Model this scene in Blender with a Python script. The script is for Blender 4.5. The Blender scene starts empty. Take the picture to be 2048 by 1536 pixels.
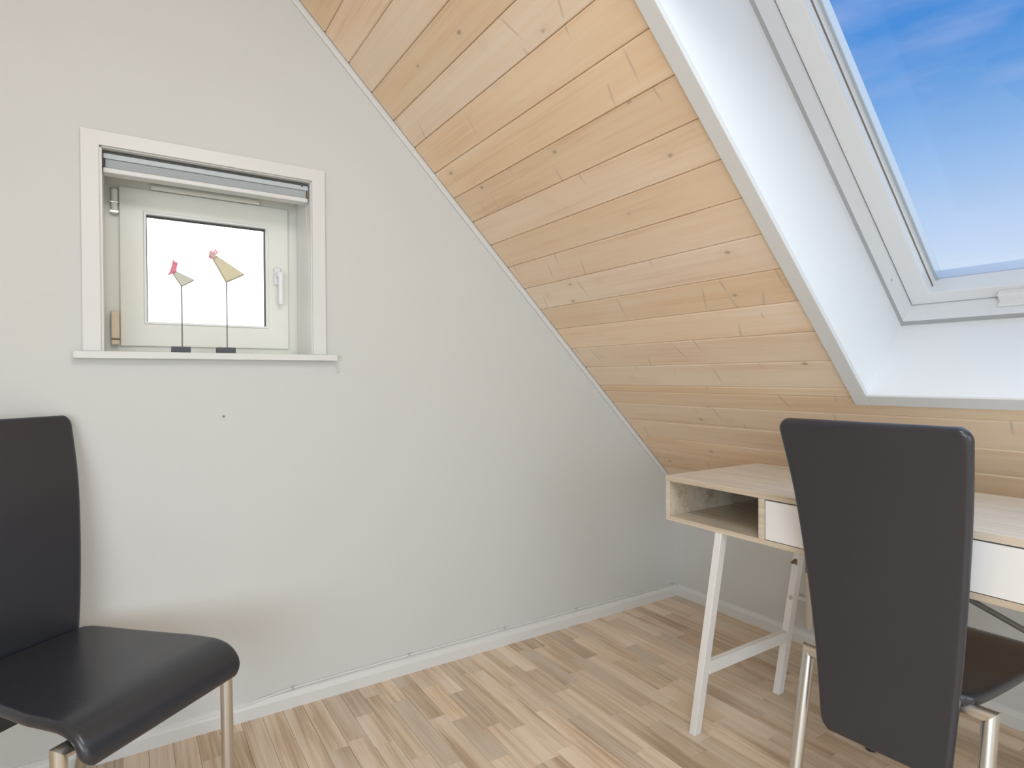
import bpy, bmesh, math, random
from mathutils import Vector, Matrix
random.seed(7)
D = bpy.data
SC = bpy.context.scene
COL = SC.collection

# ---------------------------------------------------------------- camera
cam = D.cameras.new('camera'); camo = D.objects.new('camera', cam); COL.objects.link(camo)
cam.sensor_fit = 'HORIZONTAL'; cam.sensor_width = 36.0
cam.lens = 36.0 * 1186.246 / 2048.0
cam.clip_start = 0.02; cam.clip_end = 200
CP = Vector((-2.29476, -2.05128, 1.09))
RT = Vector((0.84145534, -0.54030431, -0.00491686))
UP = Vector((0.00992344, 0.00635497, 0.99993057))
FW = Vector((0.54023554, 0.8414457, -0.0107091))
m = Matrix.Identity(4)
for i in range(3):
    m[i][0] = RT[i]; m[i][1] = UP[i]; m[i][2] = -FW[i]; m[i][3] = CP[i]
camo.matrix_world = m
SC.camera = camo

# ---------------------------------------------------------------- render look
SC.view_settings.view_transform = 'Standard'
SC.view_settings.look = 'None'
SC.view_settings.exposure = 0.0
SC.view_settings.gamma = 1.0
SC.view_settings.use_curve_mapping = False

# ---------------------------------------------------------------- sky
W = D.worlds.new('sky'); SC.world = W; W.use_nodes = True
nt = W.node_tree; nt.nodes.clear()
N = nt.nodes.new; LK = nt.links.new
def wmath(op, a, b=None, clamp=False):
    n = N('ShaderNodeMath'); n.operation = op; n.use_clamp = clamp
    for i, v in enumerate((a, b)):
        if v is None: continue
        if isinstance(v, (int, float)): n.inputs[i].default_value = v
        else: LK(v, n.inputs[i])
    return n.outputs[0]
tc = N('ShaderNodeTexCoord'); sep = N('ShaderNodeSeparateXYZ'); LK(tc.outputs['Generated'], sep.inputs[0])
ramp = N('ShaderNodeValToRGB'); LK(sep.outputs['Z'], ramp.inputs[0])
els = ramp.color_ramp.elements
stops = [(0.0, (0.98, 1.0, 1.03)), (0.10, (0.86, 0.93, 1.0)), (0.165, (0.60, 0.735, 0.97)), (0.30, (0.29, 0.505, 0.88)),
         (0.42, (0.062, 0.285, 0.745)), (0.60, (0.045, 0.22, 0.68)), (1.0, (0.03, 0.16, 0.56))]
els[0].position = stops[0][0]; els[0].color = (*stops[0][1], 1)
els[1].position = stops[-1][0]; els[1].color = (*stops[-1][1], 1)
for p, c in stops[1:-1]:
    e = els.new(p); e.color = (*c, 1)
# thin streaky clouds
mp = N('ShaderNodeMapping'); mp.inputs['Scale'].default_value = (1.6, 1.6, 8.0); mp.inputs['Location'].default_value = (0.3, 0.1, 0.55)
LK(tc.outputs['Generated'], mp.inputs[0])
no = N('ShaderNodeTexNoise'); no.inputs['Scale'].default_value = 1.5; no.inputs['Detail'].default_value = 7; no.inputs['Roughness'].default_value = 0.55
LK(mp.outputs[0], no.inputs['Vector'])
cl = N('ShaderNodeMapRange'); cl.inputs[1].default_value = 0.50; cl.inputs[2].default_value = 0.80; cl.inputs[3].default_value = 0.0; cl.inputs[4].default_value = 0.55
LK(no.outputs['Fac'], cl.inputs[0])
mx = N('ShaderNodeMixRGB'); LK(cl.outputs[0], mx.inputs[0]); LK(ramp.outputs[0], mx.inputs[1]); mx.inputs[2].default_value = (0.62, 0.66, 0.92, 1)
# bright white haze low on the side of the gable
hz = wmath('MULTIPLY', wmath('SUBTRACT', wmath('SUBTRACT', wmath('MULTIPLY', sep.outputs['Y'], 0.87), wmath('MULTIPLY', sep.outputs['X'], 0.5)), 0.12), 2.4, True)
lo = N('ShaderNodeMapRange'); lo.interpolation_type = 'SMOOTHSTEP'
lo.inputs[1].default_value = 0.40; lo.inputs[2].default_value = 0.80; lo.inputs[3].default_value = 1.0; lo.inputs[4].default_value = 0.0
LK(sep.outputs['Z'], lo.inputs[0])
hz2 = wmath('MULTIPLY', hz, lo.outputs[0])
mx2 = N('ShaderNodeMixRGB'); LK(hz2, mx2.inputs[0]); LK(mx.outputs[0], mx2.inputs[1]); mx2.inputs[2].default_value = (3.4, 3.45, 3.5, 1)
# ground below the horizon
gr = N('ShaderNodeMapRange'); gr.inputs[1].default_value = -0.02; gr.inputs[2].default_value = 0.0; gr.inputs[3].default_value = 1.0; gr.inputs[4].default_value = 0.0
LK(sep.outputs['Z'], gr.inputs[0])
mx3 = N('ShaderNodeMixRGB'); LK(gr.outputs[0], mx3.inputs[0]); LK(mx2.outputs[0], mx3.inputs[1]); mx3.inputs[2].default_value = (0.42, 0.44, 0.36, 1)
bg = N('ShaderNodeBackground'); bg.inputs['Strength'].default_value = 1.0
LK(mx3.outputs[0], bg.inputs[0])
wo = N('ShaderNodeOutputWorld'); LK(bg.outputs[0], wo.inputs[0])

# ---------------------------------------------------------------- added fill lights out of view
def area(name, loc, target, sx, sy, power, col):
    l = D.lights.new(name, 'AREA'); l.shape = 'RECTANGLE'; l.size = sx; l.size_y = sy; l.energy = power; l.color = col
    o = D.objects.new(name, l); COL.objects.link(o); o.location = loc
    o.rotation_euler = (Vector(target) - Vector(loc)).to_track_quat('-Z', 'Y').to_euler()
    return o
area('fill_left', (-3.75, -3.3, 1.22), (-0.1, -0.6, 0.35), 2.3, 1.2, 58, (0.74, 0.875, 1.0))  # added fill from the left, brightens the desk corner and low wall
area('fill_back', (-1.1, -4.30, 1.30), (-0.7, -0.4, 0.9), 1.6, 1.7, 30, (0.72, 0.87, 1.0))  # added fill from behind the camera, evens out the room
area('fill_top', (-1.95, -2.25, 2.38), (-1.25, -1.5, 0.0), 0.9, 0.9, 30, (0.86, 0.935, 1.0))  # added overhead fill, lifts the floor and desk
# wide, veiled sun over the roof: the daylight that falls in through the roof window
sun = D.lights.new('veiled_sun', 'SUN'); sun.energy = 2.0; sun.angle = math.radians(110); sun.color = (0.84, 0.93, 1.0)
suno = D.objects.new('veiled_sun', sun); COL.objects.link(suno)
suno.rotation_euler = Vector((-0.62, 0.22, -0.75)).to_track_quat('-Z', 'Y').to_euler()

# ---------------------------------------------------------------- helpers
def link(name, me, mat=None, parent=None, loc=None, rot=None, smooth=False):
    o = D.objects.new(name, me); COL.objects.link(o)
    if mat is not None and me is not None and not me.materials: me.materials.append(mat)
    if parent: o.parent = parent
    if loc is not None: o.location = loc
    if rot is not None: o.rotation_euler = rot
    if smooth:
        for p in me.polygons: p.use_smooth = True
    return o
def mesh(verts, faces):
    me = D.meshes.new('mesh'); me.from_pydata([tuple(v) for v in verts], [], faces); me.update()
    return me
def from_bm(bm):
    bmesh.ops.recalc_face_normals(bm, faces=bm.faces)
    me = D.meshes.new('mesh'); bm.to_mesh(me); bm.free(); return me
def bm_box(bm, a, b, bev=0.0, seg=2):
    x0, x1 = sorted((a[0], b[0])); y0, y1 = sorted((a[1], b[1])); z0, z1 = sorted((a[2], b[2]))
    vs = [bm.verts.new(p) for p in ((x0,y0,z0),(x1,y0,z0),(x1,y1,z0),(x0,y1,z0),(x0,y0,z1),(x1,y0,z1),(x1,y1,z1),(x0,y1,z1))]
    fs = [bm.faces.new([vs[i] for i in f]) for f in ((0,3,2,1),(4,5,6,7),(0,1,5,4),(1,2,6,5),(2,3,7,6),(3,0,4,7))]
    if bev > 0:
        es = list({e for f in fs for e in f.edges})
        bmesh.ops.bevel(bm, geom=es, offset=bev, segments=seg, profile=0.5, affect='EDGES')
def box(a, b, bev=0.0, seg=2):
    bm = bmesh.new(); bm_box(bm, a, b, bev, seg); return from_bm(bm)
def boxes(lst, bev=0.0, seg=2):
    bm = bmesh.new()
    for a, b in lst: bm_box(bm, a, b, bev, seg)
    return from_bm(bm)
def ring_verts(p, d, n, r, seg):
    d = d.normalized(); ref = Vector((0, 0, 1)) if abs(d.z) < 0.9 else Vector((1, 0, 0))
    e1 = d.cross(ref).normalized(); e2 = d.cross(e1)
    out = []
    for k in range(seg):
        a = 2 * math.pi * k / seg
        e = (e1 * math.cos(a) + e2 * math.sin(a)) * r
        out.append(p + e - d * (e.dot(n) / d.dot(n)))
    return out
def tube(p0, p1, r, n0=None, n1=None, seg=20, r1=None):
    """straight round bar; n0 / n1 are the plane normals of its (mitred) ends"""
    p0 = Vector(p0); p1 = Vector(p1); d = p1 - p0
    n0 = Vector(n0) if n0 is not None else d.normalized(); n1 = Vector(n1) if n1 is not None else d.normalized()
    a = ring_verts(p0, d, n0, r, seg); b = ring_verts(p1, d, n1, r if r1 is None else r1, seg)
    f = [(k, (k + 1) % seg, seg + (k + 1) % seg, seg + k) for k in range(seg)]
    f += [tuple(range(seg))[::-1], tuple(range(seg, 2 * seg))]
    bm = bmesh.new(); vs = [bm.verts.new(v) for v in a + b]
    for q in f: bm.faces.new([vs[i] for i in q])
    return from_bm(bm)
def shade_auto(o, ang=35):
    me = o.data
    for p in me.polygons: p.use_smooth = True
    try: me.set_sharp_from_angle(angle=math.radians(ang))
    except Exception: pass
    return o
def curve_tube(pts, r, seg=8, res=6):
    """smooth tube through points, as a mesh"""
    P = [Vector(p) for p in pts]; Q = []
    for i in range(len(P) - 1):
        a, b, c, d = P[max(i-1, 0)], P[i], P[i+1], P[min(i+2, len(P)-1)]
        for k in range(res):
            t = k / res
            Q.append(0.5 * ((2*b) + (c-a)*t + (2*a-5*b+4*c-d)*t*t + (3*b-a-3*c+d)*t**3))
    Q.append(P[-1])
    bm = bmesh.new(); rings = []
    for i, q in enumerate(Q):
        d = (Q[min(i+1, len(Q)-1)] - Q[max(i-1, 0)])
        rings.append([bm.verts.new(v) for v in ring_verts(q, d, d.normalized(), r, seg)])
    for a, b in zip(rings, rings[1:]):
        best = min(range(seg), key=lambda s: (a[0].co - b[s].co).length)
        b = b[best:] + b[:best]
        for k in range(seg): bm.faces.new((a[k], a[(k+1) % seg], b[(k+1) % seg], b[k]))
        rings[rings.index(a) + 1][:] = b
    bm.faces.new(rings[0][::-1]); bm.faces.new(rings[-1])
    return from_bm(bm)
def empty(name, loc=(0, 0, 0), rz=0.0):
    o = D.objects.new(name, None); COL.objects.link(o); o.location = loc; o.rotation_euler = (0, 0, rz); o.empty_display_size = 0.1
    return o
def tag(o, label, cat, group=None):
    o['label'] = label; o['category'] = cat
    if group: o['group'] = group
    return o
def struct(o):
    o['kind'] = 'structure'; return o

def ring_frame(o, i, d0, d1, put, bev=0.0):
    """mitred frame in one piece: o, i = (a0, a1, b0, b1) outside and inside, d0..d1 depth, put(a, b, d) -> point"""
    bm = bmesh.new(); V = {}
    for nm, r in (('o', o), ('i', i)):
        for k, (a, b) in enumerate(((r[0], r[2]), (r[1], r[2]), (r[1], r[3]), (r[0], r[3]))):
            for j, d in enumerate((d0, d1)): V[nm, k, j] = bm.verts.new(put(a, b, d))
    for k in range(4):
        n = (k + 1) % 4
        bm.faces.new((V['o', k, 0], V['o', n, 0], V['i', n, 0], V['i', k, 0])); bm.faces.new((V['o', k, 1], V['i', k, 1], V['i', n, 1], V['o', n, 1]))
        bm.faces.new((V['o', k, 0], V['o', k, 1], V['o', n, 1], V['o', n, 0])); bm.faces.new((V['i', k, 0], V['i', n, 0], V['i', n, 1], V['i', k, 1]))
    bmesh.ops.recalc_face_normals(bm, faces=bm.faces)
    if bev:
        es = [e for e in bm.edges if e.calc_face_angle(0) > 0.5]
        bmesh.ops.bevel(bm, geom=es, offset=bev, segments=2, profile=0.5, affect='EDGES')
    return from_bm(bm)

# ---------------------------------------------------------------- materials
def newmat(name):
    mt = D.materials.new(name); mt.use_nodes = True
    n = mt.node_tree.nodes; b = n['Principled BSDF']
    return mt, mt.node_tree, b
def simple(name, col, rough=0.5, metal=0.0, spec=0.5, bump=None, var=0.0):
    mt, t, b = newmat(name)
    b.inputs['Base Color'].default_value = (*col, 1); b.inputs['Roughness'].default_value = rough
    b.inputs['Metallic'].default_value = metal; b.inputs['Specular IOR Level'].default_value = spec
    tcn = t.nodes.new('ShaderNodeTexCoord')
    if var > 0:
        nz = t.nodes.new('ShaderNodeTexNoise'); nz.inputs['Scale'].default_value = 3.0; nz.inputs['Detail'].default_value = 4
        t.links.new(tcn.outputs['Object'], nz.inputs['Vector'])
        mr = t.nodes.new('ShaderNodeMapRange'); mr.inputs[3].default_value = 1 - var; mr.inputs[4].default_value = 1 + var
        t.links.new(nz.outputs['Fac'], mr.inputs[0])
        mm = t.nodes.new('ShaderNodeVectorMath'); mm.operation = 'SCALE'; mm.inputs[0].default_value = col
        t.links.new(mr.outputs[0], mm.inputs['Scale']); t.links.new(mm.outputs[0], b.inputs['Base Color'])
    if bump:
        sc, st = bump
        nz = t.nodes.new('ShaderNodeTexNoise'); nz.inputs['Scale'].default_value = sc; nz.inputs['Detail'].default_value = 3
        t.links.new(tcn.outputs['Object'], nz.inputs['Vector'])
        bp = t.nodes.new('ShaderNodeBump'); bp.inputs['Strength'].default_value = st; bp.inputs['Distance'].default_value = 0.002
        t.links.new(nz.outputs['Fac'], bp.inputs['Height']); t.links.new(bp.outputs[0], b.inputs['Normal'])
    return mt
def nodeutil(t):
    def add(kind, **kw):
        n = t.nodes.new(kind)
        for k, v in kw.items(): setattr(n, k, v)
        return n
    def ln(a, b): t.links.new(a, b)
    return add, ln
def wood(name, ramp_cols, along='Y', gs=(55, 2.2), knots=True, tone=0.12, rough=0.5, knot_scale=(7.0, 3.2), knot_thr=0.80, rampfac=0.5, huejit=0.0, coat=0.0, knot_col=(0.30, 0.17, 0.11), spikes=False, contrast=0.17):
    """grained wood; every object gets its own offset and tone through Object Info"""
    mt, t, b = newmat(name); add, ln = nodeutil(t)
    tcn = add('ShaderNodeTexCoord'); oi = add('ShaderNodeObjectInfo')
    off = add('ShaderNodeMath', operation='MULTIPLY'); off.inputs[1].default_value = 57.0; ln(oi.outputs['Random'], off.inputs[0])
    cmb = add('ShaderNodeCombineXYZ'); ln(off.outputs[0], cmb.inputs[0]); ln(off.outputs[0], cmb.inputs[1]); ln(off.outputs[0], cmb.inputs[2])
    va = add('ShaderNodeVectorMath', operation='ADD'); ln(tcn.outputs['Object'], va.inputs[0]); ln(cmb.outputs[0], va.inputs[1])
    def mapping(across, alng):
        mpn = add('ShaderNodeMapping')
        s = (across, alng, across) if along == 'Y' else (alng, across, across)
        mpn.inputs['Scale'].default_value = s; ln(va.outputs[0], mpn.inputs[0]); return mpn.outputs[0]
    # slow warp so that the grain bows
    wz = add('ShaderNodeTexNoise'); wz.inputs['Scale'].default_value = 1.0; wz.inputs['Detail'].default_value = 2; ln(mapping(9, 1.6), wz.inputs['Vector'])
    g = add('ShaderNodeTexNoise'); g.inputs['Scale'].default_value = 1.0; g.inputs['Detail'].default_value = 5; g.inputs['Roughness'].default_value = 0.6; g.inputs['Distortion'].default_value = 0.6
    ln(mapping(*gs), g.inputs['Vector'])
    mixg = add('ShaderNodeMath', operation='ADD'); ln(g.outputs['Fac'], mixg.inputs[0]); ln(wz.outputs['Fac'], mixg.inputs[1])
    hal = add('ShaderNodeMath', operation='MULTIPLY'); hal.inputs[1].default_value = 0.5; ln(mixg.outputs[0], hal.inputs[0])
    ct = add('ShaderNodeMapRange'); ct.inputs[1].default_value = 0.5 - contrast; ct.inputs[2].default_value = 0.5 + contrast; ln(hal.outputs[0], ct.inputs[0])
    rp = add('ShaderNodeValToRGB'); e = rp.color_ramp.elements
    e[0].position = 0.0; e[0].color = (*ramp_cols[0], 1); e[1].position = 1.0; e[1].color = (*ramp_cols[-1], 1)
    for k, c in enumerate(ramp_cols[1:-1]):
        q = e.new((k + 1) / (len(ramp_cols) - 1)); q.color = (*c, 1)
    ln(ct.outputs[0], rp.inputs[0])
    hsv = add('ShaderNodeHueSaturation')
    mrv = add('ShaderNodeMapRange'); mrv.inputs[3].default_value = 1 - tone; mrv.inputs[4].default_value = 1 + tone; ln(oi.outputs['Random'], mrv.inputs[0]); ln(mrv.outputs[0], hsv.inputs['Value'])
    wn = add('ShaderNodeTexWhiteNoise'); wn.noise_dimensions = '1D'; ln(off.outputs[0], wn.inputs['W'])
    mrs = add('ShaderNodeMapRange'); mrs.inputs[3].default_value = 1 - huejit; mrs.inputs[4].default_value = 1 + huejit; ln(wn.outputs['Value'], mrs.inputs[0]); ln(mrs.outputs[0], hsv.inputs['Saturation'])
    ln(rp.outputs[0], hsv.inputs['Color'])
    out = hsv.outputs[0]
    if knots:
        vo = add('ShaderNodeTexVoronoi'); vo.inputs['Scale'].default_value = 1.0; ln(mapping(*knot_scale), vo.inputs['Vector'])
        sp = add('ShaderNodeSeparateColor'); ln(vo.outputs['Color'], sp.inputs[0])
        gt = add('ShaderNodeMath', operation='GREATER_THAN'); gt.inputs[1].default_value = 1 - knot_thr; ln(sp.outputs[0], gt.inputs[0])
        km = add('ShaderNodeMapRange'); km.interpolation_type = 'SMOOTHSTEP'; km.inputs[1].default_value = 0.015; km.inputs[2].default_value = 0.085; km.inputs[3].default_value = 0.7; km.inputs[4].default_value = 0.0
        dn = add('ShaderNodeTexNoise'); dn.inputs['Scale'].default_value = 1.0; ln(mapping(60, 60), dn.inputs['Vector'])
        ds = add('ShaderNodeMath', operation='MULTIPLY'); ds.inputs[1].default_value = 0.05; ln(dn.outputs['Fac'], ds.inputs[0])
        da = add('ShaderNodeMath', operation='SUBTRACT'); ln(vo.outputs['Distance'], da.inputs[0]); ln(ds.outputs[0], da.inputs[1])
        ln(da.outputs[0], km.inputs[0])
        kk = add('ShaderNodeMath', operation='MULTIPLY'); ln(km.outputs[0], kk.inputs[0]); ln(gt.outputs[0], kk.inputs[1])
        # pale halo round each knot
        hm = add('ShaderNodeMapRange'); hm.interpolation_type = 'SMOOTHSTEP'; hm.inputs[1].default_value = 0.06; hm.inputs[2].default_value = 0.36; hm.inputs[3].default_value = 0.38; hm.inputs[4].default_value = 0.0
        ln(vo.outputs['Distance'], hm.inputs[0])
        hk = add('ShaderNodeMath', operation='MULTIPLY'); ln(hm.outputs[0], hk.inputs[0]); ln(gt.outputs[0], hk.inputs[1])
        m1 = add('ShaderNodeMixRGB'); ln(hk.outputs[0], m1.inputs[0]); ln(out, m1.inputs[1]); m1.inputs[2].default_value = (0.74, 0.58, 0.42, 1)
        m2 = add('ShaderNodeMixRGB'); ln(kk.outputs[0], m2.inputs[0]); ln(m1.outputs[0], m2.inputs[1]); m2.inputs[2].default_value = (*knot_col, 1)
        out = m2.outputs[0]
    if spikes:   # grey spike knots lying across the board
        v2 = add('ShaderNodeTexVoronoi'); v2.inputs['Scale'].default_value = 1.0; ln(mapping(7.0, 11.0), v2.inputs['Vector'])
        tm = add('ShaderNodeSeparateColor'); ln(v2.outputs['Color'], tm.inputs[0])
        tt = add('ShaderNodeMapRange'); tt.inputs[3].default_value = -0.55; tt.inputs[4].default_value = 0.75; ln(tm.outputs[2], tt.inputs[0])
        mp2 = add('ShaderNodeVectorMath', operation='SUBTRACT'); ln(mapping(7.0, 11.0), mp2.inputs[0]); ln(v2.outputs['Position'], mp2.inputs[1])
        sx = add('ShaderNodeSeparateXYZ'); ln(mp2.outputs[0], sx.inputs[0])
        qa = add('ShaderNodeMath', operation='MULTIPLY'); ln(sx.outputs['X'], qa.inputs[0]); qa.inputs[1].default_value = 0.45
        tl = add('ShaderNodeMath', operation='MULTIPLY_ADD'); ln(sx.outputs['X'], tl.inputs[0]); ln(tt.outputs[0], tl.inputs[1]); ln(sx.outputs['Y'], tl.inputs[2])
        qb = add('ShaderNodeMath', operation='MULTIPLY'); ln(tl.outputs[0], qb.inputs[0]); qb.inputs[1].default_value = 3.0
        cv = add('ShaderNodeCombineXYZ'); ln(qa.outputs[0], cv.inputs[0]); ln(qb.outputs[0], cv.inputs[1])
        le = add('ShaderNodeVectorMath', operation='LENGTH'); ln(cv.outputs[0], le.inputs[0])
        s2 = add('ShaderNodeSeparateColor'); ln(v2.outputs['Color'], s2.inputs[0])
        g2 = add('ShaderNodeMath', operation='GREATER_THAN'); g2.inputs[1].default_value = 0.87; ln(s2.outputs[1], g2.inputs[0])
        k2 = add('ShaderNodeMapRange'); k2.interpolation_type = 'SMOOTHSTEP'; k2.inputs[1].default_value = 0.03; k2.inputs[2].default_value = 0.19; k2.inputs[3].default_value = 0.42; k2.inputs[4].default_value = 0.0; ln(le.outputs['Value'], k2.inputs[0])
        k3 = add('ShaderNodeMath', operation='MULTIPLY'); ln(k2.outputs[0], k3.inputs[0]); ln(g2.outputs[0], k3.inputs[1])
        m3 = add('ShaderNodeMixRGB'); ln(k3.outputs[0], m3.inputs[0]); ln(out, m3.inputs[1]); m3.inputs[2].default_value = (0.42, 0.34, 0.29, 1)
        out = m3.outputs[0]
    ln(out, b.inputs['Base Color'])
    b.inputs['Roughness'].default_value = rough
    b.inputs['Coat Weight'].default_value = coat; b.inputs['Coat Roughness'].default_value = 0.25
    bp = add('ShaderNodeBump'); bp.inputs['Strength'].default_value = 0.12; bp.inputs['Distance'].default_value = 0.001; ln(g.outputs['Fac'], bp.inputs['Height']); ln(bp.outputs[0], b.inputs['Normal'])
    return mt

def wallpaper(name, col):
    """painted glass-fibre wallpaper: fine weave"""
    mt, t, b = newmat(name); add, ln = nodeutil(t)
    tcn = add('ShaderNodeTexCoord')
    n1 = add('ShaderNodeTexNoise'); n1.inputs['Scale'].default_value = 1.3; n1.inputs['Detail'].default_value = 5; ln(tcn.outputs['Object'], n1.inputs['Vector'])
    mr = add('ShaderNodeMapRange'); mr.inputs[3].default_value = 0.965; mr.inputs[4].default_value = 1.03; ln(n1.outputs['Fac'], mr.inputs[0])
    hs = add('ShaderNodeHueSaturation'); hs.inputs['Color'].default_value = (*col, 1); ln(mr.outputs[0], hs.inputs['Value']); ln(hs.outputs[0], b.inputs['Base Color'])
    def wv(sx, sz):
        mpn = add('ShaderNodeMapping'); mpn.inputs['Scale'].default_value = (sx, sx, sz); ln(tcn.outputs['Object'], mpn.inputs[0])
        q = add('ShaderNodeTexNoise'); q.inputs['Scale'].default_value = 1; q.inputs['Detail'].default_value = 2; ln(mpn.outputs[0], q.inputs['Vector']); return q.outputs['Fac']
    ad = add('ShaderNodeMath', operation='ADD'); ln(wv(600, 90), ad.inputs[0]); ln(wv(90, 600), ad.inputs[1])
    bp = add('ShaderNodeBump'); bp.inputs['Strength'].default_value = 0.16; bp.inputs['Distance'].default_value = 0.001; ln(ad.outputs[0], bp.inputs['Height']); ln(bp.outputs[0], b.inputs['Normal'])
    b.inputs['Roughness'].default_value = 0.62; b.inputs['Specular IOR Level'].default_value = 0.35
    return mt

M = {}
M['wall'] = wallpaper('painted wallpaper', (0.655, 0.66, 0.645))
M['white'] = simple('white paint', (0.73, 0.73, 0.715), 0.38, bump=(40, 0.03))
M['lining'] = simple('white lining board', (0.86, 0.865, 0.87), 0.5)
M['skyframe'] = simple('white lacquered roof window', (0.84, 0.85, 0.855), 0.32)
M['gasket'] = simple('grey rubber seal', (0.42, 0.43, 0.43), 0.6)
M['darkgap'] = simple('dark seal', (0.09, 0.09, 0.09), 0.7)
M['pvc'] = simple('cream window plastic', (0.85, 0.84, 0.76), 0.3)
M['bead'] = simple('white glazing bead', (0.88, 0.88, 0.86), 0.3)
M['beige'] = simple('yellowed hinge cap', (0.80, 0.66, 0.50), 0.4)
M['steel'] = simple('hinge steel', (0.62, 0.60, 0.56), 0.3, 0.9)
M['handle'] = simple('white enamelled handle', (0.86, 0.87, 0.89), 0.22)
M['fabric'] = simple('grey blind fabric', (0.40, 0.43, 0.45), 0.8, bump=(300, 0.2))
M['alu'] = simple('satin aluminium rail', (0.52, 0.56, 0.57), 0.5, 0.1)
M['pine'] = wood('whitewashed pine board', [(0.76, 0.53, 0.34), (0.85, 0.64, 0.445), (0.875, 0.685, 0.495), (0.89, 0.73, 0.565)], gs=(60, 1.6), tone=0.05, rough=0.48, huejit=0.14, knot_thr=0.62, knot_scale=(13.0, 8.0), spikes=True, knot_col=(0.36, 0.24, 0.17))
FLC = dict(gs=(70, 2.0), knots=False, rough=0.34, tone=0.17, huejit=0.07, contrast=0.125)
M['strip'] = wood('beech laminate', [(0.47, 0.33, 0.215), (0.65, 0.50, 0.355), (0.735, 0.595, 0.455), (0.775, 0.65, 0.525)], **FLC)
M['oak'] = wood('limed oak melamine', [(0.40, 0.31, 0.21), (0.57, 0.475, 0.355), (0.66, 0.575, 0.46), (0.72, 0.65, 0.55)], gs=(70, 2.2), knots=False, rough=0.24, tone=0.0)
M['oak_sheen'] = wood('limed oak with painted sheen', [(0.55, 0.49, 0.41), (0.71, 0.665, 0.60), (0.785, 0.75, 0.695), (0.83, 0.81, 0.775)], gs=(70, 2.2), knots=False, rough=0.2, tone=0.0)  # paler copy of the oak: skylight sheen painted into the colour
M['deskwhite'] = simple('white desk lacquer', (0.84, 0.83, 0.815), 0.3)
M['leather'] = simple('black leather', (0.0245, 0.027, 0.037), 0.30, spec=0.7, bump=(260, 0.10), var=0.12)
M['chrome'] = simple('satin nickel tube', (0.66, 0.65, 0.62), 0.34, 1.0, bump=(120, 0.02))
M['rubber'] = simple('black rubber foot', (0.03, 0.03, 0.03), 0.6)
M['slate'] = simple('dark slate block', (0.085, 0.09, 0.105), 0.6)
M['wire'] = simple('thin steel wire', (0.22, 0.22, 0.23), 0.4, 0.7)
M['cream'] = simple('cream painted wood', (0.70, 0.66, 0.47), 0.6)
M['palegreen'] = simple('pale green painted wood', (0.62, 0.64, 0.56), 0.6)
M['pink'] = simple('pink felt', (0.80, 0.26, 0.36), 0.7)
M['palepink'] = simple('pale pink felt', (0.76, 0.50, 0.48), 0.7)
M['brace'] = simple('grey steel brace', (0.24, 0.22, 0.20), 0.45, 0.3)
M['cable'] = simple('white cable', (0.80, 0.79, 0.76), 0.45)
M['pipe'] = simple('cream painted pipe', (0.74, 0.65, 0.54), 0.4)
M['brown'] = simple('brown plastic', (0.22, 0.16, 0.09), 0.5)
M['darkwood'] = simple('bare groove wood', (0.30, 0.17, 0.09), 0.7)
g, gt_, gb = newmat('window glass')
for n_ in list(gt_.nodes):
    if n_.type != 'OUTPUT_MATERIAL': gt_.nodes.remove(n_)
_tr = gt_.nodes.new('ShaderNodeBsdfTransparent'); _tr.inputs[0].default_value = (0.97, 0.985, 0.985, 1)
_gl = gt_.nodes.new('ShaderNodeBsdfGlossy'); _gl.inputs['Roughness'].default_value = 0.02
_mx = gt_.nodes.new('ShaderNodeMixShader'); _fr = gt_.nodes.new('ShaderNodeFresnel'); _fr.inputs[0].default_value = 1.35
gt_.links.new(_fr.outputs[0], _mx.inputs[0]); gt_.links.new(_tr.outputs[0], _mx.inputs[1]); gt_.links.new(_gl.outputs[0], _mx.inputs[2])
gt_.links.new(_mx.outputs[0], [n_ for n_ in gt_.nodes if n_.type == 'OUTPUT_MATERIAL'][0].inputs[0])
M['glass'] = g

# ---------------------------------------------------------------- room shell
ANG = math.radians(44.7784); SA, CA = math.sin(ANG), math.cos(ANG); ZK = 0.5416
XL, YB = -5.0, -4.4                     # far knee wall, wall behind the camera
XR = XL / 2; ZR = ZK - XR * SA / CA     # ridge
SR = -XR / CA                           # slope length up to the ridge
ZKW, ZRW = ZK + 0.03, ZR + 0.03         # the walls run up behind the ceiling boards
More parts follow.
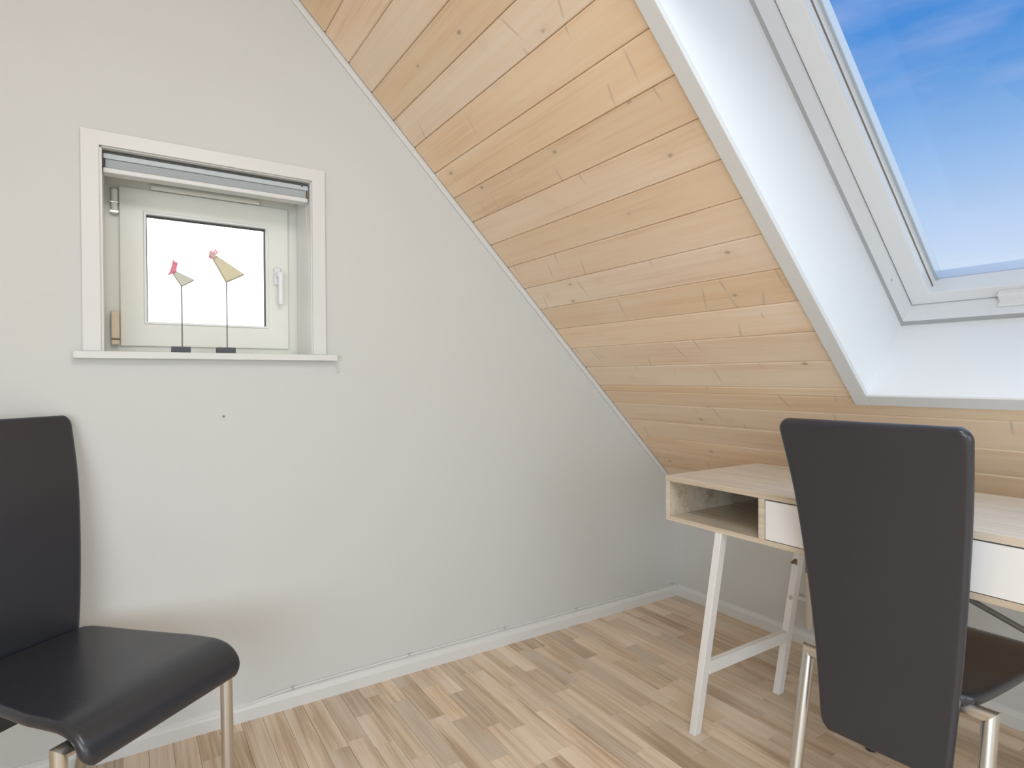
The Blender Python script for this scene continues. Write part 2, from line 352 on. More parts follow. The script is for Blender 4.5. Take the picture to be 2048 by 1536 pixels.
# gable wall (y = 0 .. 0.30) with the window opening
WX1, WX2, WZ1, WZ2 = -2.365, -1.778, 1.165, 1.753
def gable(y0, y1, hole):
    bm = bmesh.new()
    outer = [(XL, 0), (0, 0), (0, ZKW), (XR, ZRW), (XL, ZKW)]
    ZK, ZR = ZKW, ZRW
    def roofz(x): return ZK + (-x if x > XR else x - XL) * SA / CA
    polys = [[(XL, 0), (WX1, 0), (WX1, WZ1), (WX1, WZ2), (WX1, roofz(WX1)), (XR, ZR), (XL, ZK)] if WX1 > XR else None,
             [(WX1, 0), (WX2, 0), (WX2, WZ1), (WX1, WZ1)],
             [(WX1, WZ2), (WX2, WZ2), (WX2, roofz(WX2)), (WX1, roofz(WX1))],
             [(WX2, 0), (0, 0), (0, ZK), (WX2, roofz(WX2)), (WX2, WZ2), (WX2, WZ1)]]
    if not hole: polys = [outer]
    cache = {}
    def V(x, y, z):
        k = (round(x, 5), round(y, 5), round(z, 5))
        if k not in cache: cache[k] = bm.verts.new(k)
        return cache[k]
    for pl in polys:
        bm.faces.new([V(x, y0, z) for x, z in pl]); bm.faces.new([V(x, y1, z) for x, z in pl][::-1])
    rings = [outer] + ([[(WX1, WZ1), (WX2, WZ1), (WX2, WZ2), (WX1, WZ2)]] if hole else [])
    # side faces from boundary edges
    bmesh.ops.recalc_face_normals(bm, faces=bm.faces)
    front = [e for e in bm.edges if e.is_boundary and all(abs(v.co.y - y0) < 1e-6 for v in e.verts)]
    for e in front:
        a, b_ = e.verts; bm.faces.new((a, b_, V(b_.co.x, y1, b_.co.z), V(a.co.x, y1, a.co.z)))
    return from_bm(bm)
wall_back = struct(link('wall_back', gable(0.0, 0.30, True), M['wall']))
wall_front = struct(link('wall_front', gable(YB - 0.1, YB, False), M['wall']))
wall_right = struct(link('wall_right', box((0, YB, 0), (0.1, 0, ZK + 0.012)), M['wall']))
wall_left = struct(link('wall_left', box((XL - 0.1, YB, 0), (XL, 0, ZK)), M['wall']))

# floor slab and laminate strips
floor = struct(link('floor', box((XL, YB, -0.12), (0, 0, -0.004)), M['darkwood']))
SWD = 0.0625
def proj(p):
    d = Vector(p) - CP; z = d.dot(FW)
    if z < 0.05: return None
    return 1024 + 1186.246 * d.dot(RT) / z, 768 - 1186.246 * d.dot(UP) / z
rest = []; rng = random.Random(11)
strips = []
ncol = int(math.ceil(-XL / SWD))
for c in range(ncol):
    x1 = -0.012 - c * SWD; x0 = max(x1 - SWD, XL + 0.002)
    y = -0.006 + 0.0
    first = True
    while y > YB + 0.02:
        L = rng.choice([0.18, 0.235, 0.235, 0.30, 0.39, 0.39, 0.47]) * (rng.uniform(0.25, 1.0) if first else 1.0)
        first = False
        y2 = max(y - L, YB + 0.01)
        seen = False
        for q in ((x0, y, 0), (x1, y, 0), (x0, y2, 0), (x1, y2, 0), ((x0+x1)/2, (y+y2)/2, 0)):
            s = proj(q)
            if s and -60 < s[0] < 2110 and s[1] < 1600: seen = True
        (strips if seen else rest).append((x0, x1, y2, y))
        y = y2
strips.sort(key=lambda s: (Vector(((s[0]+s[1])/2, (s[2]+s[3])/2, 0)) - CP).length)
rest += strips[300:]; strips = strips[:300]
def strip_mesh(s, o=(0, 0)):
    x0, x1, y0, y1 = s; g_ = 0.00035; h = 0.0006
    vs = [(x0+g_, y0+g_, -0.004), (x1-g_, y0+g_, -0.004), (x1-g_, y1-g_, -0.004), (x0+g_, y1-g_, -0.004),
          (x0+g_, y0+g_, -h), (x1-g_, y0+g_, -h), (x1-g_, y1-g_, -h), (x0+g_, y1-g_, -h),
          (x0+g_+h, y0+g_+h, 0), (x1-g_-h, y0+g_+h, 0), (x1-g_-h, y1-g_-h, 0), (x0+g_+h, y1-g_-h, 0)]
    vs = [(v[0]-o[0], v[1]-o[1], v[2]) for v in vs]
    fs = [(8, 9, 10, 11)]
    for a in (0, 4):
        for k in range(4): fs.append((a+k, a+(k+1) % 4, a+4+(k+1) % 4, a+4+k))
    return vs, fs
for s in strips:
    o_ = ((s[0]+s[1])/2, (s[2]+s[3])/2)
    link('floor_strip', mesh(*strip_mesh(s, o_)), M['strip'], floor, (o_[0], o_[1], 0))
vv, ff = [], []
for s in rest:
    v, f = strip_mesh(s); ff += [tuple(i + len(vv) for i in q) for q in f]; vv += v
ro = link('floor_strip_field', mesh(vv, ff), M['strip'], floor); ro['kind'] = 'stuff'

# sloped ceiling: local axes x = up the slope, y = world y, z = into the room
CM = Matrix(((-CA, 0, -SA, 0), (0, 1, 0, 0), (SA, 0, -CA, ZK), (0, 0, 0, 1)))
SY0, SY1 = -1.1635, -2.04               # skylight opening (inside of the lining)
SS0, SS1 = 0.7078, 2.06
BT = 0.014                              # board thickness: room face of the boards lies at local z = 0
def slab_hole(s0, s1, y0, y1, hs0, hs1, hy0, hy1, z0, z1):
    return boxes([((s0, y1, z0), (hs0, y0, z1)), ((hs1, y1, z0), (s1, y0, z1)), ((hs0, hy0, z0), (hs1, y0, z1)), ((hs0, y1, z0), (hs1, hy1, z1))])
ceiling = struct(link('ceiling', slab_hole(-0.12, SR + 0.1, 0.3, YB - 0.1, SS0 - 0.02, SS1 + 0.02, SY0 + 0.02, SY1 - 0.02, -0.20, -BT), M['darkwood']))
ceiling.matrix_world = CM
PIT = 0.1143; B0 = 0.726 - 7 * PIT
def board(s0, s1, ya, yb):
    """tongue-and-groove board with chamfered long edges, origin at its middle"""
    w = (s1 - s0) / 2; l = abs(ya - yb) / 2; c = 0.0035; g_ = 0.0006
    vs = []
    for yy in (-l, l):
        vs += [(-w+g_, yy, -BT), (w-g_, yy, -BT), (w-g_, yy, -c), (w-g_-c, yy, 0), (-w+g_+c, yy, 0), (-w+g_, yy, -c)]
    fs = [(0, 5, 4, 3, 2, 1), (6, 7, 8, 9, 10, 11)] + [(k, (k+1) % 6, 6+(k+1) % 6, 6+k) for k in range(6)]
    me = mesh(vs, fs)
    bm = bmesh.new(); bm.from_mesh(me); bmesh.ops.recalc_face_normals(bm, faces=bm.faces); bm.to_mesh(me); bm.free()
    return link('ceiling_board', me, M['pine'], ceiling, ((s0+s1)/2, (ya+yb)/2, 0))
k = 0; TRO = 0.03
while True:
    s0 = B0 + k * PIT; s1 = s0 + PIT; k += 1
    if s0 > SR: break
    s0 = max(s0, 0.002); s1 = min(s1, SR)
    if s1 - s0 < 0.02: continue
    if s1 <= SS0 - 0.01 or s0 >= SS1 + 0.01:
        board(s0, s1, -0.0145, YB + 0.001)
    elif s0 < SS0 - 0.012 and s1 > SS0 - 0.01:       # board that the opening notches: lower part runs through
        board(s0, SS0 - 0.02, -0.0145, YB + 0.001)
        board(SS0 - 0.02, s1, -0.0145, SY0 + 0.02); board(SS0 - 0.02, s1, SY1 - 0.02, YB + 0.001)
    else:
        board(s0, s1, -0.0145, SY0 + 0.02); board(s0, s1, SY1 - 0.02, YB + 0.001)
# far slope (behind the viewer's left shoulder)
far = struct(link('ceiling', box((-0.12, YB - 0.1, -0.2), (SR + 0.05, 0.3, 0)), M['pine']))
far.matrix_world = Matrix(((CA, 0, SA, XL), (0, 1, 0, 0), (SA, 0, -CA, ZK), (0, 0, 0, 1)))

# ---------------------------------------------------------------- trims
def cprism(s0, s1, y0, y1, z0, z1, bev=0.0): return box((s0, y0, z0), (s1, y1, z1), bev)
t1 = struct(link('trim_1', box((0.0, -0.009, -0.004), (SR, 0.0, 0.019), 0.002), M['white'])); t1.matrix_world = CM
# skirting boards
def skirting(name, a, b, nrm):
    a = Vector(a); b = Vector(b); n = Vector(nrm); prof = [(0, 0), (0.013, 0), (0.013, 0.036), (0.010, 0.044), (0.006, 0.052), (0, 0.055)]
    vs = [];
    for p in (a, b): vs += [p + n * d + Vector((0, 0, z)) for d, z in prof]
    q = len(prof)
    bm = bmesh.new(); V = [bm.verts.new(v) for v in vs]
    for k in range(q): bm.faces.new((V[k], V[(k+1) % q], V[q+(k+1) % q], V[q+k]))
    bm.faces.new(V[:q][::-1]); bm.faces.new(V[q:])
    return struct(link(name, from_bm(bm), M['white']))
skirting('baseboard_back', (XL, 0, 0), (0, 0, 0), (0, -1, 0))
skirting('baseboard_right', (0, -0.013, 0), (0, YB, 0), (-1, 0, 0))

# ---------------------------------------------------------------- gable window
win = struct(empty('window_1', (-2.07, 0, 1.165)))
def wpart(name, me, mat, parent=None, **kw):
    p = parent or win
    o = link(name, me, mat, p)
    if parent is None: o.location = (2.07, 0, -1.165)   # meshes are written in world coordinates
    return o
CW = 0.043
def u_casing(y0, y1):
    pts = [(WX1 - CW, 1.171), (WX1 - CW, 1.794), (WX2 + CW, 1.794), (WX2 + CW, 1.171), (WX2, 1.171), (WX2, WZ2), (WX1, WZ2), (WX1, 1.171)]
    bm = bmesh.new(); A = [bm.verts.new((x, y0, z)) for x, z in pts]; B = [bm.verts.new((x, y1, z)) for x, z in pts]
    for q in ((0, 1, 6, 7), (1, 2, 5, 6), (2, 3, 4, 5)):
        bm.faces.new([A[i] for i in q]); bm.faces.new([B[i] for i in q][::-1])
    for k in range(8): bm.faces.new((A[k], A[(k+1) % 8], B[(k+1) % 8], B[k]))
    bmesh.ops.recalc_face_normals(bm, faces=bm.faces)
    bmesh.ops.bevel(bm, geom=[e for e in bm.edges if e.calc_face_angle(0) > 0.5], offset=0.0015, segments=2, profile=0.5, affect='EDGES')
    return from_bm(bm)
wpart('casing', u_casing(-0.012, 0.004), M['white'])
# reveal boards
wpart('reveal', box((WX1 - 0.001, 0.0, 1.171), (WX1 + 0.006, 0.20, WZ2)), M['bead'])
wpart('reveal', box((WX2 - 0.002, 0.0, 1.171), (WX2 + 0.001, 0.20, WZ2)), M['bead'])
wpart('reveal', box((WX1, 0.0, WZ2 - 0.002), (WX2, 0.20, WZ2 + 0.001)), M['bead'])
sill = wpart('window_sill', boxes([((-2.4285, -0.035, 1.150), (-1.703, -0.0005, 1.170)), ((WX1 + 0.001, -0.001, 1.150), (WX2 - 0.001, 0.20, 1.170))], 0.0015), M['white'])
# plastic frame (y = 0.20 ..) and opening sash
FY = 0.20
XZ = lambda a, b, d: (a, d, b)
wpart('frame', ring_frame((-2.362, -1.776, 1.168, 1.756), (-2.307, -1.831, 1.223, 1.701), FY + 0.012, FY + 0.07, XZ, 0.002), M['pvc'])
sash = wpart('sash', ring_frame((-2.322, -1.811, 1.197, 1.702), (-2.256, -1.880, 1.270, 1.630), FY, FY + 0.055, XZ, 0.003), M['pvc'])
wpart('glazing_bead', ring_frame((-2.2565, -1.8795, 1.2695, 1.6305), (-2.2490, -1.8870, 1.2765, 1.6235), FY - 0.003, FY + 0.03, XZ, 0.002), M['bead'], sash)
wpart('gasket', ring_frame((-2.2495, -1.8865, 1.276, 1.624), (-2.2465, -1.8895, 1.2780, 1.6200), FY + 0.014, FY + 0.034, XZ), M['darkgap'], sash)
wpart('pane', box((-2.25, FY + 0.028, 1.273), (-1.886, FY + 0.032, 1.627)), M['glass'], sash)
# handle
hb = bmesh.new(); bm_box(hb, (-1.862, FY - 0.010, 1.425), (-1.838, FY, 1.488), 0.006, 3)
hp = wpart('handle_plate', from_bm(hb), M['handle'], sash)
hb = bmesh.new(); bm_box(hb, (-1.856, FY - 0.040, 1.452), (-1.840, FY - 0.008, 1.470), 0.005, 3); bm_box(hb, (-1.853, FY - 0.042, 1.352), (-1.837, FY - 0.028, 1.470), 0.005, 3)
wpart('handle', from_bm(hb), M['handle'], hp)
# hinges and slot vent
hg = wpart('hinge', tube((-2.334, FY - 0.004, 1.612), (-2.334, FY - 0.004, 1.694), 0.0085), M['pvc']); shade_auto(hg)
wpart('hinge_collar', boxes([((-2.345, FY - 0.014, 1.645), (-2.323, FY + 0.006, 1.648)), ((-2.345, FY - 0.014, 1.688), (-2.323, FY + 0.006, 1.692)), ((-2.345, FY - 0.014, 1.614), (-2.323, FY + 0.006, 1.620))]), M['steel'], hg)
hg2 = wpart('hinge', box((-2.346, FY - 0.016, 1.199), (-2.324, FY + 0.008, 1.306), 0.004), M['beige'])
wpart('hinge_pin', box((-2.345, FY - 0.018, 1.214), (-2.323, FY - 0.006, 1.220), 0.002), M['brown'], hg2)
wpart('vent', boxes([((-2.238, FY - 0.004, 1.704), (-1.905, FY + 0.014, 1.722))], 0.007, 3), M['pvc'])

# blind in the top of the reveal
bl = tag(empty('roller_blind', (-2.07, 0.03, 1.70)), 'grey raised roller blind with slim metal rail above the small gable window', 'blind')
def bpart(name, me, mat, parent=None):
    o = link(name, me, mat, parent or bl)
    if parent is None: o.location = (2.07, -0.03, -1.70)
    return o
bpart('head_rail', boxes([((-2.356, 0.020, 1.727), (-1.783, 0.062, 1.7425))], 0.002), M['alu'])
bpart('rail_lip', box((-2.356, 0.018, 1.7425), (-1.783, 0.060, 1.7455)), M['darkgap'])
bpart('folded_fabric', boxes([((-2.352, 0.024, 1.7015), (-1.789, 0.058, 1.727))], 0.003), M['fabric'])
bpart('bottom_rail', boxes([((-2.357, 0.020, 1.687), (-1.784, 0.064, 1.7015))], 0.003), M['white'])
bpart('end_cap', box((-2.3585, 0.022, 1.703), (-2.3535, 0.055, 1.732)), M['darkgap'])
bpart('end_cap', box((-1.7875, 0.022, 1.703), (-1.7825, 0.055, 1.732)), M['brown'])
sc_ = bpart('cord_stop', tube((-1.803, 0.016, 1.741), (-1.803, 0.022, 1.741), 0.0035), M['darkgap'])
co = bpart('cord', curve_tube([(-1.792, 0.019, 1.727), (-1.790, 0.017, 1.62), (-1.786, 0.013, 1.54), (-1.782, 0.008, 1.47), (-1.7815, 0.006, 1.40)], 0.0007, 6), M['white'])

# hook under the sill end
hk = link('cord_hook', curve_tube([(-1.697, -0.004, 1.146), (-1.697, -0.006, 1.134), (-1.696, -0.009, 1.124), (-1.692, -0.010, 1.117), (-1.699, -0.006, 1.113)], 0.0016, 8), M['white'])
tag(hk, 'small white cord hook on the wall below the right end of the sill', 'hook')
nh = link('screw', tube((-2.052, -0.003, 0.973), (-2.052, 0.004, 0.973), 0.0035), M['brace']); tag(nh, 'tiny dark screw in the bare wall below the gable window', 'screw')

# ---------------------------------------------------------------- bird figures on the sill
def prism_xz(poly, y0, y1, taper=1.0):
    """polygon in the x-z plane given thickness, back face slightly smaller"""
    cx = sum(p[0] for p in poly)/len(poly); cz = sum(p[1] for p in poly)/len(poly); n = len(poly)
    ym = (y0 + y1) / 2
    bm = bmesh.new()
    rings = []
    for yy, f in ((y0, taper), (ym, 1.0), (y1, taper)):
        rings.append([bm.verts.new((cx + (x-cx)*f, yy, cz + (z-cz)*f)) for x, z in poly])
    for a, b_ in zip(rings, rings[1:]):
        for k in range(n): bm.faces.new((a[k], a[(k+1) % n], b_[(k+1) % n], b_[k]))
    bm.faces.new(rings[0]); bm.faces.new(rings[2][::-1])
    return from_bm(bm)
def bird(bx, base, stem_top, body, head, comb, beak, bmat, hmat, label):
    y = 0.04; r_ = tag(empty('bird_figurine', (bx, y, 1.170)), label, 'figurine', 'bird figures on the window sill')
    inv = (-bx, -y, -1.170)
    def part(name, me, mat, parent=r_):
        o = link(name, me, mat, parent)
        if parent is r_: o.location = inv
        return o
    part('base', box((base[0], y - 0.018, 1.170), (base[1], y + 0.018, base[2]), 0.0015), M['slate'])
    part('stem', tube((bx, y, base[2] - 0.001), (bx, y, stem_top + 0.004), 0.0020, seg=8), M['wire'])
    bo = part('body', prism_xz(body, y - 0.009, y + 0.009, 0.86), bmat)
    he = part('head', prism_xz(head, y - 0.007, y + 0.007, 0.85), hmat)
    for c in comb: part('comb', prism_xz(c, y - 0.003, y + 0.003, 0.95), M['pink'], he)
    for c in beak: part('beak', prism_xz(c, y - 0.003, y + 0.003, 0.95), M['pink'], he)
    part('eye', tube((sum(p[0] for p in head)/len(head), y - 0.0085, sum(p[1] for p in head)/len(head)), (sum(p[0] for p in head)/len(head), y - 0.006, sum(p[1] for p in head)/len(head)), 0.0013, seg=8), M['pink'], he)
# outlines measured on the photograph, in metres at the depth of the figures
bird(-2.161, (-2.190, -2.139, 1.190), 1.372,
     [(-2.185, 1.412), (-2.176, 1.423), (-2.127, 1.400), (-2.127, 1.396), (-2.158, 1.376), (-2.163, 1.376)],
     [(-2.191, 1.424), (-2.184, 1.448), (-2.172, 1.440), (-2.175, 1.420), (-2.184, 1.412)],
     [[(-2.186, 1.446), (-2.183, 1.457), (-2.178, 1.450), (-2.171, 1.449), (-2.171, 1.441), (-2.178, 1.438)]],
     [[(-2.190, 1.424), (-2.184, 1.414), (-2.199, 1.406)], [(-2.186, 1.416), (-2.178, 1.417), (-2.182, 1.408)]],
     M['palegreen'], M['pink'], 'small pale green bird figure with pink head on thin wire in the gable window')
bird(-2.035, (-2.066, -2.012, 1.190), 1.398,
     [(-2.076, 1.470), (-2.063, 1.482), (-1.983, 1.430), (-1.983, 1.426), (-2.032, 1.399), (-2.038, 1.399)],
     [(-2.085, 1.483), (-2.083, 1.493), (-2.077, 1.497), (-2.064, 1.486), (-2.066, 1.474), (-2.076, 1.469)],
     [[(-2.071, 1.490), (-2.067, 1.503), (-2.064, 1.502), (-2.067, 1.488)], [(-2.066, 1.488), (-2.062, 1.500), (-2.059, 1.499), (-2.062, 1.486)]],
     [[(-2.084, 1.481), (-2.077, 1.469), (-2.086, 1.474)]],
     M['cream'], M['palepink'], 'larger cream bird figure with pale pink head on taller wire in the gable window')

# ---------------------------------------------------------------- roof window
rw = struct(empty('window_2')); rw.matrix_world = CM
def rp(name, me, mat, parent=None): return link(name, me, mat, parent or rw)
TZ = 0.012
def rframe(s0, s1, y0, y1, ws, wy, z0, z1, bev=0.002):
    return ring_frame((s0, s1, y1, y0), (s0 + ws, s1 - ws, y1 + wy, y0 - wy), z0, z1, lambda a, b, d: (a, b, d), bev)
# trim boards round the opening (mitred look: sides run through)
TO_Y, TO_S = 0.0445, 0.0405
rp('casing', box((SS0 - TO_S, SY0, -0.002), (SS1 + TO_S, SY0 + TO_Y, TZ), 0.002), M['white'])
rp('casing', box((SS0 - TO_S, SY1 - TO_Y, -0.002), (SS1 + TO_S, SY1, TZ), 0.002), M['white'])
rp('casing', box((SS0 - TO_S, SY1, -0.002), (SS0, SY0, TZ), 0.002), M['white'])
rp('casing', box((SS1, SY1, -0.002), (SS1 + TO_S, SY0, TZ), 0.002), M['white'])
# lining boards
LD = -0.285
rp('lining', box((SS0 + 0.0, SY0 + 0.0005, LD), (SS1, SY0 + 0.019, TZ - 0.004)), M['lining'])
rp('lining', box((SS0 + 0.0, SY1 - 0.019, LD), (SS1, SY1 - 0.0005, TZ - 0.004)), M['lining'])
rp('lining', box((SS0 - 0.019, SY1 - 0.019, LD), (SS0 + 0.001, SY0 + 0.019, TZ - 0.004)), M['lining'])
rp('lining', box((SS1 - 0.001, SY1 - 0.019, LD), (SS1 + 0.019, SY0 + 0.019, TZ - 0.004)), M['lining'])
FS0, FS1, FY0, FY1 = 0.722, SS1 - 0.012, -1.172, SY1 + 0.0085
rp('seal', rframe(SS0 - 0.02, SS1 + 0.02, SY0 + 0.02, SY1 - 0.02, FS0 - SS0 + 0.02 - 0.0005, SY0 + 0.02 - FY0 - 0.0005, LD - 0.004, LD, 0.0), M['gasket'])
rp('frame', rframe(SS0 - 0.04, SS1 + 0.04, SY0 + 0.04, SY1 - 0.04, FS0 - SS0 + 0.04, SY0 + 0.04 - FY0, -0.45, LD - 0.004), M['skyframe'])
rp('shadow_gap', rframe(FS0 - 0.002, FS1 + 0.002, FY0 + 0.002, FY1 - 0.002, 0.008, 0.008, -0.37, -0.366, 0.0), M['darkgap'])
sh = rp('sash', rframe(FS0 + 0.0025, FS1 - 0.0025, FY0 - 0.0025, FY1 + 0.0025, 0.764 - FS0 - 0.0025, 0.0585, -0.47, -0.360, 0.003), M['skyframe'])
for yy in (-1.2325, FY1 + 0.0605 + 0.0018):
    rp('gasket', box((0.7645, yy - 0.0018, -0.395), (FS1 - 0.042, yy, -0.389)), M['brown'], sh)
for yy in (-1.2325, FY1 + 0.0605 + 0.006):
    rp('spacer', box((0.7645, yy - 0.006, -0.4235), (FS1 - 0.042, yy, -0.418)), M['alu'], sh)
rp('pane', box((0.762, FY1 + 0.06, -0.428), (FS1 - 0.04, -1.232, -0.424)), M['glass'], sh)
rp('screw', tube((0.86, FY0 - 0.0012, -0.322), (0.86, FY0 + 0.002, -0.322), 0.0035), M['gasket'])
hd = rp('lock_bar', boxes([((0.728, -1.80, -0.360), (0.750, -1.398, -0.338))], 0.004, 3), M['skyframe'], sh)
rp('lock_plate', boxes([((0.7225, -1.81, -0.352), (0.730, -1.400, -0.318))], 0.002), M['skyframe'], sh)

# ---------------------------------------------------------------- desk
DX0, DX1, DY0, DY1 = -0.868, -0.400, -0.731, -1.931
dk = tag(empty('desk', ((DX0+DX1)/2, (DY0+DY1)/2, 0)), 'limed oak desk with white drawers, open shelf and white splayed legs under the slope', 'desk')
DO = (-(DX0+DX1)/2, -(DY0+DY1)/2, 0)
def dpart(name, me, mat, parent=None):
    o = link(name, me, mat, parent or dk)
    if parent is None: o.location = DO
    return o
def oak_panel(name, a, b, parent=None, mat='oak'):
    """panel whose grain runs along world y"""
    c = [(a[i]+b[i])/2 for i in range(3)]; h = [abs(a[i]-b[i])/2 for i in range(3)]
    me = box((-h[0], -h[1], -h[2]), (h[0], h[1], h[2]), 0.0008, 1)
    o = link(name, me, M[mat], parent or dk); o.location = (c[0]+DO[0], c[1]+DO[1], c[2]); return o
oak_panel('desk_top', (DX0, DY1, 0.7615), (DX1, DY0, 0.778), mat='oak_sheen')
oak_panel('edge_band', (DX0 - 0.0008, DY1, 0.7612), (DX0, DY0, 0.7775))
oak_panel('bottom_panel', (DX0, DY1, 0.637), (DX1, DY0, 0.651))
oak_panel('side_panel', (DX0, DY0 - 0.015, 0.651), (DX1, DY0, 0.761))
oak_panel('side_panel', (DX0, DY1, 0.651), (DX1, DY1 + 0.015, 0.761))
oak_panel('divider', (DX0, -1.079, 0.651), (DX1 - 0.015, -1.061, 0.761))
oak_panel('divider', (DX0, -1.506, 0.651), (DX1 - 0.015, -1.488, 0.761))
oak_panel('back_panel', (DX1 - 0.015, DY1 + 0.015, 0.651), (DX1 - 0.003, DY0 - 0.015, 0.761))
for ya, yb in ((-1.0815, -1.4855), (-1.5085, -1.9135)):
    dr = dpart('drawer', box((DX0 + 0.001, yb, 0.6525), (DX0 + 0.017, ya, 0.7575), 0.001, 1), M['deskwhite'])
    dpart('drawer_box', boxes([((DX0 + 0.017, yb + 0.012, 0.656), (DX1 - 0.03, yb + 0.024, 0.745)), ((DX0 + 0.017, ya - 0.024, 0.656), (DX1 - 0.03, ya - 0.012, 0.745)),
                               ((DX0 + 0.017, yb + 0.024, 0.656), (DX1 - 0.03, ya - 0.024, 0.662))]), M['deskwhite'], dr)
dpart('cam_lock', tube((-0.70, DY0 - 0.0155, 0.742), (-0.70, DY0 - 0.013, 0.742), 0.006), M['brown'])
def bar(p0, p1, hx, hy, mat, name, parent=None):
    """square bar between two points, section kept level"""
    vs = []
    for p in (p0, p1): vs += [(p[0]-hx, p[1]-hy, p[2]), (p[0]+hx, p[1]-hy, p[2]), (p[0]+hx, p[1]+hy, p[2]), (p[0]-hx, p[1]+hy, p[2])]
    bm = bmesh.new(); V = [bm.verts.new(v) for v in vs]
    for f in ((0, 3, 2, 1), (4, 5, 6, 7), (0, 1, 5, 4), (1, 2, 6, 5), (2, 3, 7, 6), (3, 0, 4, 7)): bm.faces.new([V[i] for i in f])
    bmesh.ops.bevel(bm, geom=list(bm.edges), offset=0.0012, segments=1, affect='EDGES')
    return dpart(name, from_bm(bm), mat, parent)
for sgn, yf in ((1, -0.8335), (-1, DY0 + DY1 + 0.8335)):
    yt = yf - sgn * 0.0975
    fl = bar((-0.854, yf, 0.0), (-0.854, yt, 0.637), 0.0140, 0.0115, M['deskwhite'], 'leg')
    rl = bar((-0.430, yf, 0.0), (-0.430, yt, 0.637), 0.0145, 0.0115, M['deskwhite'], 'leg')
    zc = 0.212; yc = yf + (yt - yf) * zc / 0.637
    dpart('rung', box((-0.840, yc - 0.0105, zc - 0.018), (-0.4445, yc + 0.0105, zc + 0.018), 0.0012, 1), M['deskwhite'])
    if sgn > 0:
        yb_ = yf + (yt - yf) * 0.355 / 0.637
        dpart('bolt', tube((-0.4475, yb_ - 0.002, 0.350), (-0.444, yb_ - 0.002, 0.350), 0.007), M['steel'], rl)
        yb_ = yf + (yt - yf) * 0.475 / 0.637
        dpart('wing_nut', prism_xz([(-0.470, 0.474), (-0.444, 0.484), (-0.444, 0.464)], yb_ - 0.006, yb_ + 0.004, 0.9), M['brown'], rl)
dpart('brace', tube((-0.64, -1.30, 0.622), (-0.64, -1.775, 0.450), 0.0065, seg=10), M['brace'])
dpart('brace_plate', box((-0.652, -1.40, 0.618), (-0.628, -1.28, 0.637)), M['brace'])

# ---------------------------------------------------------------- chairs
def pad(profile, halfw, T, nu=26, r=0.022, edge=0.011, crown=None):
    """upholstered shell: profile = list of (x, z) along its length, halfw(t) its half width, rounded rim"""
    # resample profile
    P = [Vector((x, 0, z)) for x, z in profile]; Q = []
    for i in range(len(P) - 1):
        a, b, c, d = P[max(i-1, 0)], P[i], P[i+1], P[min(i+2, len(P)-1)]
        for k in range(12):
            t = k / 12; Q.append(0.5*((2*b)+(c-a)*t+(2*a-5*b+4*c-d)*t*t+(3*b-a-3*c+d)*t**3))
    Q.append(P[-1])
    L = [0.0]
    for a, b in zip(Q, Q[1:]): L.append(L[-1] + (b-a).length)
    tot = L[-1]
    ends = [0, .0015, .004, .0075, .012, .017, .022, .028]
    ss = ends + [0.028 + (tot-0.056)*k/44 for k in range(1, 44)] + [tot - e for e in ends[::-1]]
    def at(s):
        for i in range(len(L)-1):
            if s <= L[i+1] + 1e-9:
                f = (s-L[i])/max(L[i+1]-L[i], 1e-9); p = Q[i].lerp(Q[i+1], f); d = (Q[min(i+2, len(Q)-1)]-Q[max(i-1, 0)]).normalized(); return p, d
        return Q[-1], (Q[-1]-Q[-2]).normalized()
    us = []
    ue = [0, .0015, .004, .0075, .012, .017, .022]
    bm = bmesh.new(); top = []; bot = []
    for s in ss:
        p, d = at(s); n = Vector((-d.z, 0, d.x)); e = min(s, tot-s)
        w = halfw(s/tot)
        if e < r: w = w - r + math.sqrt(max(r*r-(r-e)**2, 0))
        ys = [-w + q for q in ue] + [(-w+.022) + (2*w-.044)*k/16 for k in range(1, 16)] + [w - q for q in ue[::-1]]
        rt_, rb_ = [], []
        for y in ys:
            ey = min(w-abs(y), e) if e >= r else min(w-abs(y), e)
            f = math.sqrt(max(1-(1-min(ey, edge)/edge)**2, 0))
            h = T/2*f
            cr = crown(s/tot, y/w) if crown else 0.0
            off = n*cr
            rt_.append(bm.verts.new(Vector((p.x, y, p.z)) + off + n*h)); rb_.append(bm.verts.new(Vector((p.x, y, p.z)) + off - n*h))
        top.append(rt_); bot.append(rb_)
    for A in (top, bot):
        for a, b in zip(A, A[1:]):
            for k in range(len(a)-1): bm.faces.new((a[k], a[k+1], b[k+1], b[k]))
    bmesh.ops.remove_doubles(bm, verts=bm.verts, dist=1e-5)
    me = from_bm(bm)
    for q in me.polygons: q.use_smooth = True
    return me
BACKP = [(-0.042, 0.2586), (-0.040, 0.35), (-0.039, 0.45), (-0.045, 0.56), (-0.060, 0.70), (-0.084, 0.84), (-0.1285, 0.993)]
SEATP = [(-0.024, 0.429), (0.05, 0.427), (0.15, 0.426), (0.26, 0.427), (0.34, 0.429), (0.382, 0.428), (0.414, 0.418), (0.433, 0.399), (0.439, 0.378), (0.434, 0.361)]
def bw(t):   # back: narrow at the bottom, wide at the top
    return 0.129 + 0.062 * t
def sw(t):   # seat: narrower at the back
    return 0.155 + 0.042 * min(1.0, t / 0.62) ** 0.75
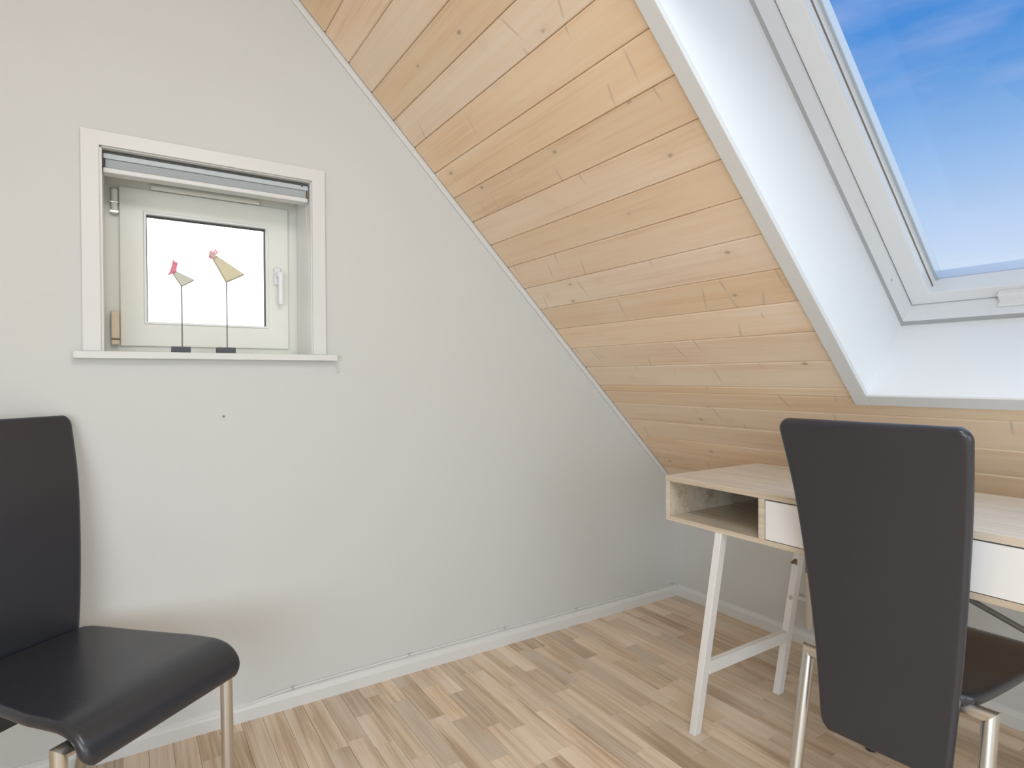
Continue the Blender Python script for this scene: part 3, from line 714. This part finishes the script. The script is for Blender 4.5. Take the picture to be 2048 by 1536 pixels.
def make_chair(label):
    c = tag(empty('dining_chair'), label, 'chair', 'black leather chairs')
    link('backrest', pad(BACKP, bw, 0.024, r=0.03), M['leather'], c)
    link('seat', pad(SEATP, sw, 0.026, r=0.035, edge=0.012), M['leather'], c)
    R = 0.0145; xf = 0.393
    for (xt, xb, YH, ZC) in ((0.0, -0.095, 0.182, 0.4085), (xf, xf + 0.004, 0.203, 0.391)):
        for sg in (1, -1):
            tp = Vector((xt, sg*YH, ZC)); ft = Vector((xb, sg*YH, 0.012))
            lg = shade_auto(link('leg', tube(tp, ft, R, n0=Vector((0, sg, -1)).normalized(), seg=24), M['chrome'], c))
            shade_auto(link('foot_cap', tube((xb, sg*YH, 0.0), (xb, sg*YH, 0.014), R+0.0008, seg=20), M['rubber'], lg))
        shade_auto(link('crossbar', tube((xt, YH, ZC), (xt, -YH, ZC), R, n0=Vector((0, 1, -1)).normalized(), n1=Vector((0, 1, 1)).normalized(), seg=24), M['chrome'], c))
    for sg in (1, -1):
        shade_auto(link('seat_rail', tube((0.0, sg*0.115, 0.395), (xf, sg*0.115, 0.391), 0.010, seg=16), M['chrome'], c))
    return c
def copy_tree(o):
    c = o.copy(); COL.objects.link(c)
    for ch in list(o.children):
        d = ch.copy(); COL.objects.link(d); d.parent = c
        for g_ in list(ch.children):
            e = g_.copy(); COL.objects.link(e); e.parent = d
    return c
ch1 = make_chair('black leather high-back chair seen from behind, drawn up to the desk')
ch2 = copy_tree(ch1)
ch1.location = (-0.8711, -1.3946, 0); ch1.rotation_euler = (0, 0, math.radians(3.5))
ch2['label'] = 'black leather high-back chair facing the room below the small gable window'
ch2.location = (-2.5064, -0.2316, 0); ch2.rotation_euler = (0, 0, math.radians(-50.86))

# ---------------------------------------------------------------- cable along the skirting, pipe under the desk
cpts = [(-2.75, -0.008, 0.050), (-2.45, -0.008, 0.046), (-2.2, -0.009, 0.047), (-2.02, -0.010, 0.050), (-1.93, -0.009, 0.058), (-1.854, -0.007, 0.063), (-1.7, -0.006, 0.0645), (-1.439, -0.006, 0.066), (-1.2, -0.006, 0.065),
        (-1.023, -0.006, 0.067), (-0.8, -0.006, 0.064), (-0.651, -0.006, 0.064), (-0.3, -0.006, 0.061), (-0.02, -0.006, 0.060)]
cb = tag(link('cable', curve_tube(cpts, 0.0026, 8, 4), M['cable'], smooth=True), 'thin white cable clipped along the top of the gable skirting', 'cable')
for x, z in ((-1.854, 0.063), (-1.439, 0.066), (-1.023, 0.067), (-0.651, 0.064)):
    link('cable_clip', box((x-0.004, -0.011, z-0.002), (x+0.004, 0.0, z+0.006), 0.001, 1), M['alu'], cb)
pp = tag(empty('pipe', (-0.018, -0.700, 0.08)), 'cream vertical pipe clamped to the low wall behind the desk leg', 'pipe')
shade_auto(link('tube', tube((0, 0, 0), (0, 0, 0.222), 0.0135), M['pipe'], pp))
link('clamp', box((-0.010, -0.02, 0.104), (0.017, 0.062, 0.118), 0.002), M['white'], pp)
shade_auto(link('coupling', tube((0, 0.004, 0.222), (0, 0.004, 0.285), 0.010), M['brace'], pp))
